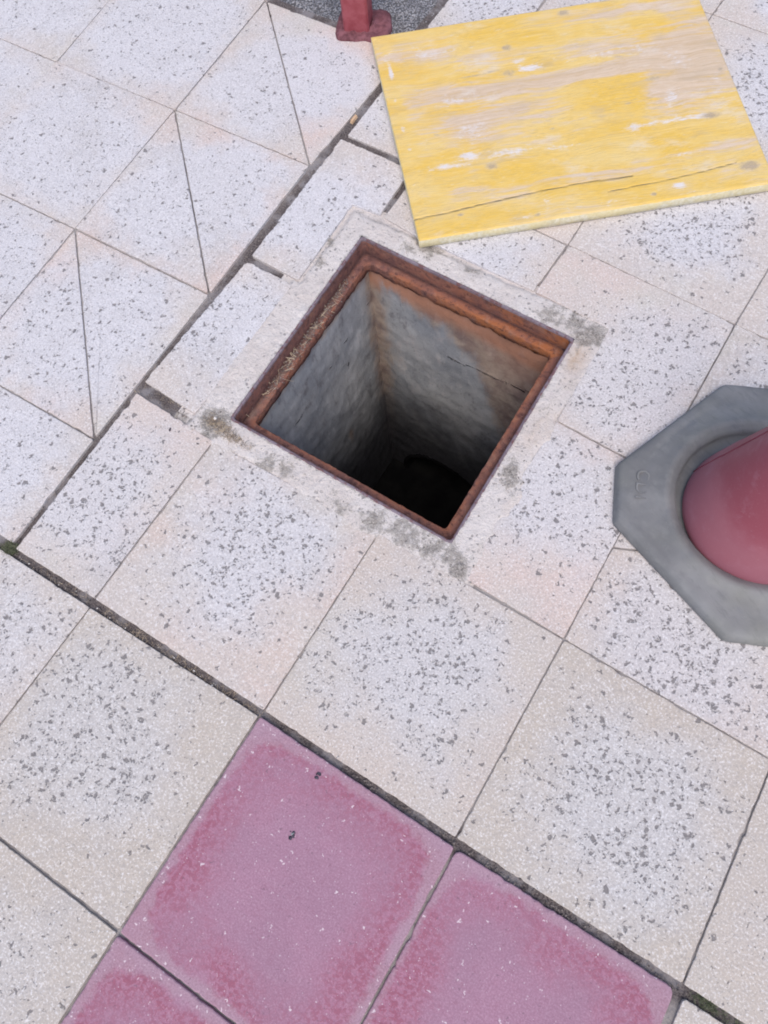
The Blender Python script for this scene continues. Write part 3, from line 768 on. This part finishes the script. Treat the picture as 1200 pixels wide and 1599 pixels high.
# ------------------------------------------------------------------ traffic cone
CC = Vector((.5945, .7986)); CA = math.atan2(-.371, .9286)
cone = link('traffic_cone', None, loc=(CC.x, CC.y, .0015), rot=(0, 0, CA))
tag(cone, 'red traffic cone on a grey rubber base with cut corners standing on the paving', 'traffic cone')
HB, CUT = .2285, .086
octo = [(HB, -(HB-CUT)), (HB, HB-CUT), (HB-CUT, HB), (-(HB-CUT), HB), (-HB, HB-CUT), (-HB, -(HB-CUT)), (-(HB-CUT), -HB), (HB-CUT, -HB)]
def rho(a):
    dx, dy = math.cos(a), math.sin(a); best = 9
    for k in range(8):
        (x0_, y0_), (x1_, y1_) = octo[k], octo[(k+1) % 8]
        nx_, ny_ = (y1_-y0_), -(x1_-x0_); L_ = math.hypot(nx_, ny_); nx_ /= L_; ny_ /= L_
        dd = x0_*nx_+y0_*ny_; den = dx*nx_+dy*ny_
        if den > 1e-6: best = min(best, dd/den)
    return best
NA = 256; V = []; F = []; scf = []
prof = []
for f_ in (0, .15, .35, .55, .75, .9, 1): prof.append(('in', f_))
rows = []
for k in range(NA):
    a_ = 2*math.pi*k/NA; R_ = rho(a_)
    R_s = sum(rho(a_+q) for q in (-.014, 0, .014))/3
    rim = R_s-.004
    pts = [(.130, .010), (.149, .010), (.1515, .022), (.153, .0300), (.158, .0335), (.164, .0385), (.171, .0425), (.178, .0415), (.186, .0370)]
    zs = .0350; ze = .0270
    for q in range(1, 9): 
        f_ = q/8; r = .188+(rim-.008-.188)*f_; pts.append((r, zs+(ze-zs)*f_+.0009*math.sin(f_*9)))
    pts += [(rim-.003, ze-.0018), (rim-.0005, ze-.005), (rim+.003, .012), (rim+.004, .003), (rim+.002, .0)]
    rows.append(pts)
NP = len(rows[0])
for k in range(NA):
    a_ = 2*math.pi*k/NA
    for (r, z) in rows[k]:
        x, y = r*math.cos(a_), r*math.sin(a_)
        zz = z+(.0010*fb(x*14, y*14)+.0004*fb(x*60, y*60) if z > .004 else 0)
        V.append((x, y, zz)); scf.append(0.0)
for k in range(NA):
    for p_ in range(NP-1):
        F.append((k*NP+p_, k*NP+p_+1, ((k+1) % NA)*NP+p_+1, ((k+1) % NA)*NP+p_))
link('base', mesh('base', V, F, True, dict(scuff=scf)), M['rubber'], cone)
# split in the rubber
def tube(name, pts, rad, mat, parent=None, seg=6, label=None):
    V = []; F = []
    for i, p in enumerate(pts):
        p = Vector(p); t_ = (Vector(pts[min(i+1, len(pts)-1)])-Vector(pts[max(i-1, 0)])).normalized()
        a_ = t_.orthogonal().normalized(); b_ = t_.cross(a_); r = rad[i] if isinstance(rad, list) else rad
        for s in range(seg):
            q = 2*math.pi*s/seg; V.append(p+a_*r*math.cos(q)+b_*r*math.sin(q))
    for i in range(len(pts)-1):
        for s in range(seg): F.append((i*seg+s, i*seg+(s+1) % seg, (i+1)*seg+(s+1) % seg, (i+1)*seg+s))
    F.append(tuple(range(seg))[::-1]); F.append(tuple((len(pts)-1)*seg+s for s in range(seg)))
    return link(name, mesh(name, V, F, True), mat, parent)
Minv = Matrix.Rotation(-CA, 3, 'Z')
def cl(x, y, z): v = Minv @ Vector((x-CC.x, y-CC.y, 0)); return (v.x, v.y, z)
tube('split', [cl(.690, .600, .0300), cl(.679, .612, .0315), cl(.676, .626, .0325), cl(.679, .638, .0335), cl(.690, .650, .034)], [.0003, .0010, .0013, .0010, .0004], plain('split_shadow', (.02,.02,.02), (.035,.035,.035)), cone)
# body
CP = [(.1395, .016), (.1408, .024), (.1392, .034), (.1355, .052), (.1290, .080), (.1235, .104), (.1205, .117), (.1170, .128), (.1035, .185), (.088, .250), (.071, .320), (.0555, .385), (.043, .440), (.035, .475), (.031, .492), (.026, .497), (.0245, .490), (.032, .440)]
V = []; F = []; NA = 96
for i, (r, z) in enumerate(CP):
    for k in range(NA):
        a_ = 2*math.pi*k/NA; rr = r*(1+.004*fb(math.cos(a_)*2, math.sin(a_)*2, z*6)); V.append((rr*math.cos(a_), rr*math.sin(a_), z))
for i in range(len(CP)-1):
    for k in range(NA): F.append((i*NA+k, i*NA+(k+1) % NA, (i+1)*NA+(k+1) % NA, (i+1)*NA+k))
link('body', mesh('body', V, F, True), M['cone'], cone, cl(.6030, .7850, 0)[:2]+(0,))
sa = math.radians(172)-CA
sp_ = [((r+.0002)*math.cos(sa), (r+.0002)*math.sin(sa), z) for r, z in CP[1:14]]
tube('seam', [(x+cl(.6030, .7850, 0)[0], y+cl(.6030, .7850, 0)[1], z) for x, y, z in sp_], .0011, plain('seam_red', (.20, .04, .06), (.26, .06, .09)), cone)
# raised letters on the rubber corner
cu = bpy.data.curves.new('raised_letters', 'FONT'); cu.body = 'CDI'; cu.size = .034; cu.extrude = .0009; cu.align_x = 'CENTER'; cu.align_y = 'CENTER'; cu.space_character = 1.15
tmp = bpy.data.objects.new('raised_letters', cu); COL.objects.link(tmp)
dg = bpy.context.evaluated_depsgraph_get()
me = bpy.data.meshes.new_from_object(tmp.evaluated_get(dg)); me.name = 'raised_letters'
bpy.data.objects.remove(tmp)
p = cl(.390, .727, .0321)
o = link('raised_letters', me, M['rubber'], cone, p, (0, 0, math.radians(-70)-CA))
me.attributes.new('scuff', 'FLOAT', 'POINT')

# ------------------------------------------------------------------ barrier post
pz = -.012
post = link('barrier_post', None, loc=(-.797, 1.580, pz), rot=(0, 0, math.radians(-67+90)))
tag(post, 'red square barrier post with a lumpy foot standing on rough asphalt behind the board', 'barrier post')
hw = .034; V = []; F = []
def sq(h, c_, z): 
    return [(h-c_, -h, z), (h, -h+c_, z), (h, h-c_, z), (h-c_, h, z), (-h+c_, h, z), (-h, h-c_, z), (-h, -h+c_, z), (-h+c_, -h, z)]
for h, z in ((hw, .012), (hw, .5), (hw, 1.0), (hw-.002, 1.003), (hw-.005, 1.003), (hw-.005, .9)): V += sq(h, .005, z)
for r in range(5):
    for k in range(8): F.append((r*8+k, r*8+(k+1) % 8, (r+1)*8+(k+1) % 8, (r+1)*8+k))
F.append(tuple(range(40, 48)))
link('tube', mesh('tube', V, F), M['post'], post)
V = []; F = []; NA = 72
for (f_, z) in ((1.0, -.004), (1.0, .010), (.95, .017), (.82, .020), (.62, .019), (.48, .021), (.40, .024), (.34, .025)):
    for k in range(NA):
        a_ = 2*math.pi*k/NA; q = (abs(math.cos(a_))**6+abs(math.sin(a_))**6)**(-1/6)
        r = .070*f_*q*(1+.10*fb(math.cos(a_)*1.6, math.sin(a_)*1.6, 4)); x, y = r*math.cos(a_)*1.02+.012, r*math.sin(a_)*.86
        V.append((x, y, z+(.008*fb(x*28, y*28)+.004*fb(x*90, y*90) if z > .012 else 0)))
for r in range(7):
    for k in range(NA): F.append((r*NA+k, r*NA+(k+1) % NA, (r+1)*NA+(k+1) % NA, (r+1)*NA+k))
o = link('foot', mesh('foot', V, F, True), M['foot'], post)

# ------------------------------------------------------------------ loose things
def pebble(name, x, y, z, r, mat, label, cat, seed=0, sc=(1, 1, .7), parent=None):
    bm = bmesh.new(); bmesh.ops.create_icosphere(bm, subdivisions=2, radius=1)
    for v in bm.verts:
        k = 1+.35*fb(v.co.x*1.5+seed, v.co.y*1.5, v.co.z*1.5)
        v.co = Vector((v.co.x*sc[0], v.co.y*sc[1], v.co.z*sc[2]))*r*k
    me = bpy.data.meshes.new(name); bm.to_mesh(me); bm.free()
    for p in me.polygons: p.use_smooth = True
    o = link(name, me, mat, parent, (x, y, z), (0, 0, seed))
    if label: tag(o, label, cat)
    return o
pebble('pebble', -.4335, .4406, .0045, .0035, M['stone'], 'tiny white pebble on the dirt by the left corner of the hole', 'pebble', 1)
pebble('seed', -.5039, .3726, .0012, .0022, M['dark'], 'small black seed lying alone on the narrow cut tile', 'seed', 2, (2.0, 1, .8))
# small wedge of pale wood stuck in the open joint
V = [(-.014,-.0035,0),(.013,-.0045,0),(.015,.003,0),(-.012,.0045,0),(-.0125,-.0025,.007),(.012,-.003,.006),(.0135,.002,.007),(-.0105,.0035,.008)]
F = [(3,2,1,0),(4,5,6,7),(0,1,5,4),(1,2,6,5),(2,3,7,6),(3,0,4,7)]
o = link('wood_chip', mesh('wood_chip', V, F), M['chip'], None, (-.6295, 1.293, -.004), (0, .05, math.radians(96)))
tag(o, 'small orange wood chip wedged in the open joint left of the board', 'wood chip')
def crumbs(name, x, y, z, mats, label, cat, seed):
    random.seed(seed); root = None
    V = []; F = []; mi = []
    for q in range(9):
        bm = bmesh.new(); bmesh.ops.create_icosphere(bm, subdivisions=1, radius=1)
        r = random.uniform(.0012, .0030); ox, oy = random.gauss(0, .0024), random.gauss(0, .0032)
        b0 = len(V)
        for v in bm.verts:
            k = r*(1+.5*fb(v.co.x*2+q, v.co.y*2, v.co.z*2)); V.append((v.co.x*k*1.4+ox, v.co.y*k+oy, v.co.z*k*.7+r*.5))
        for f in bm.faces: F.append([b0+v.index for v in f.verts]); mi.append(1 if q > 6 and len(mats) > 1 else 0)
        bm.free()
    me = mesh(name, V, F); o = link(name, me, mats[0], None, (x, y, z))
    for m in mats[1:]: me.materials.append(m)
    for p, i in zip(me.polygons, mi): p.material_index = i
    tag(o, label, cat); return o
crumbs('dark_crumb', .1432, -.0375, .0038, [M['dark']], 'black crumb near the open joint edge of the large red tile', 'crumb', 4)
crumbs('speckled_crumb', .1597, -.1404, .0038, [M['dark'], M['bird']], 'black and grey crumb towards the middle of the large red tile', 'crumb', 5)

def fibres(name, pts, n, lmin, lmax, rad, mat, label, cat, seed, parent=None, up=.25, bend=.25, dir=None):
    random.seed(seed); V = []; F = []
    for q in range(n):
        x, y, z = pts(); a_ = random.uniform(0, 2*math.pi) if dir is None else dir+random.gauss(0, .45); L_ = random.uniform(lmin, lmax); r = rad*random.uniform(.6, 1.4)
        k = random.uniform(-bend, bend)*8; e_ = random.uniform(0, up)
        P_ = []
        for s in range(4):
            t_ = s/3; aa = a_+k*t_*.25; P_.append(Vector((x+math.cos(aa)*L_*t_, y+math.sin(aa)*L_*t_, z+L_*e_*t_)))
        b0 = len(V); nn = Vector((-math.sin(a_), math.cos(a_), 0))
        for s, p in enumerate(P_):
            rr = r*(1-.5*s/3); V += [p+nn*rr, p-nn*rr, p+Vector((0, 0, rr*1.3))]
        for s in range(3):
            c_ = b0+s*3
            for i_, j_ in ((0, 1), (1, 2), (2, 0)): F.append((c_+i_, c_+j_, c_+3+j_, c_+3+i_))
    o = link(name, mesh(name, V, F), mat, parent)
    if label: tag(o, label, cat)
    o['kind'] = 'stuff'; return o
def on_joint(xa, xb, y, w_):
    def f(): 
        x = random.uniform(xa, xb); return x, y+random.gauss(0, w_), -.005+random.uniform(0, .003)
    return f
def mixed(fs, ws):
    def f(): return random.choices(fs, ws)[0]()
    return f
vj = lambda x_, ya, yb, w_: (lambda: (x_+random.gauss(0, w_), random.uniform(ya, yb), -.005+random.uniform(0, .003)))
jf = mixed([on_joint(-.38, -.12, -.006, .0025), on_joint(-.58, -.40, -.007, .002), on_joint(-.12, .0, -.006, .0025), vj(-.625, .38, .50, .003), on_joint(-.60, -.50, .423, .005)], [100, 16, 24, 20, 14])
fibres('dry_straw', jf, 190, .005, .016, .00038, M['straw'], 'bits of dry straw caught in the open joint of the paving', 'straw', 21)
pile = lambda: (random.gauss(-.418, .016), random.gauss(.432, .007)-.0, .003+random.uniform(0, .002))
pile2 = lambda: (random.gauss(-.375, .022), random.gauss(.424, .006), .003+random.uniform(0, .001))
def pf():
    while True:
        q = random.choices([pile, pile2], [5, 3])[0]()
        if seg_d(q[0]-ML.x, q[1]-ML.y) < -.006: return q
fibres('chaff', pf, 380, .003, .009, .00042, M['straw'], 'dry chaff heaped outside the left corner of the rusty frame', 'chaff', 22)
fibres('chaff_dark', pf, 300, .003, .008, .0005, M['grit'], 'dark grit mixed in the heap at the left corner of the frame', 'grit', 23)
def ledge():
    t_ = random.choice([random.uniform(.18, .8), random.gauss(.55, .16)]); t_ = max(.1, min(.93, t_)); dd = .0105+abs(random.gauss(.010, .007))
    p_, e_ = side_line(3, dd); a, b = H[3], H[0]
    q = p_+e_*((b-a).length*(1-t_)) if False else p_+e_*((b-a).length*(t_))
    return q.x+ML.x, q.y+ML.y, -.0365+random.uniform(0, .004)
ld = math.atan2((H[0]-H[3]).y, (H[0]-H[3]).x)
fibres('straw', ledge, 62, .007, .026, .0007, M['straw'], 'pale straw scattered along the left ledge inside the rusty frame', 'straw', 24, bend=.08)
def grains(name, fn, n, rmin, rmax, mat, label, cat, seed):
    random.seed(seed); V = []; F = []
    oc = [(1,0,0),(-1,0,0),(0,1,0),(0,-1,0),(0,0,1),(0,0,-1)]; fc = [(0,2,4),(2,1,4),(1,3,4),(3,0,4),(2,0,5),(1,2,5),(3,1,5),(0,3,5)]
    for q in range(n):
        x, y, z = fn(); r = random.uniform(rmin, rmax)*random.choice([1, 1, 1, 1.5]); R_ = Matrix.Rotation(random.uniform(0, 6), 3, Vector((random.random(), random.random(), random.random()+.1)).normalized())
        b0 = len(V)
        for v in oc: V.append(Vector((x, y, z))+R_ @ Vector((v[0]*r*random.uniform(.7, 1.3), v[1]*r*random.uniform(.7, 1.3), v[2]*r*random.uniform(.7, 1.3))))
        for f in fc: F.append([b0+i for i in f])
    o = link(name, mesh(name, V, F), mat); tag(o, label, cat, kind='stuff'); return o
grains('ledge_grit', ledge, 700, .0005, .0016, M['grit'], 'crumbs of dirt along the left ledge of the iron frame', 'grit', 25)
jg = mixed([on_joint(-.60, .8, -.007, .003), vj(-.625, .0, 1.4, .004), on_joint(-.6, -.49, .423, .007), on_joint(.2, .85, -.004, .003)], [10, 7, 2, 2])
grains('joint_grit', jg, 1500, .0005, .0016, M['grit'], 'loose grit lying in the open joints between the tiles', 'grit', 26)
jl = mixed([on_joint(-.42, .02, -.008, .004), on_joint(-.60, -.4, -.008, .004)], [10, 3])
grains('pale_grit', jl, 22, .0008, .0020, M['stone'], 'pale little stones lying in the long open joint', 'grit', 27)
ag = lambda: (random.uniform(-1.06, -.645), random.uniform(1.56, 2.2), -.010+random.uniform(-.002, .003))
grains('gravel', ag, 2600, .0008, .0026, plain('asphalt_gravel', (.24,.24,.26), (.50,.50,.53), 30), 'loose grey gravel on the rough asphalt patch behind the board', 'gravel', 28)
mg = mixed([(lambda a=a_, b=b_, q=s_: (random.gauss(a, q*.8), random.gauss(b, q*.8), .0015)) for a_, b_, s_, m_ in DS], [m_ for a_, b_, s_, m_ in DS])
def mgf():
    while True:
        q = mg()
        if seg_d(q[0]-ML.x, q[1]-ML.y) < -.003: return q
grains('mortar_grit', mgf, 520, .0006, .0018, plain('mixed_grit', (.08,.075,.075), (.50,.46,.43), 45), 'dark and pale grit on the dirty patches of the mortar around the hole', 'grit', 29)
def mossf(cx, cy, sx, sy, z0): return lambda: (random.gauss(cx, sx), random.gauss(cy, sy), z0+random.uniform(0, .002))
fibres('moss', mossf(-.627, -.004, .007, .006, -.003), 420, .003, .010, .0006, M['moss'], 'green moss tuft where the two open joints meet at the left', 'moss', 31, up=1.1)
fibres('moss', mixed([mossf(.845, -.002, .012, .004, -.004), mossf(.90, -.004, .02, .004, -.005)], [2, 1]), 300, .003, .008, .0006, M['moss'], 'green moss in the joint beside the corner of the second red tile', 'moss', 32, up=.9)
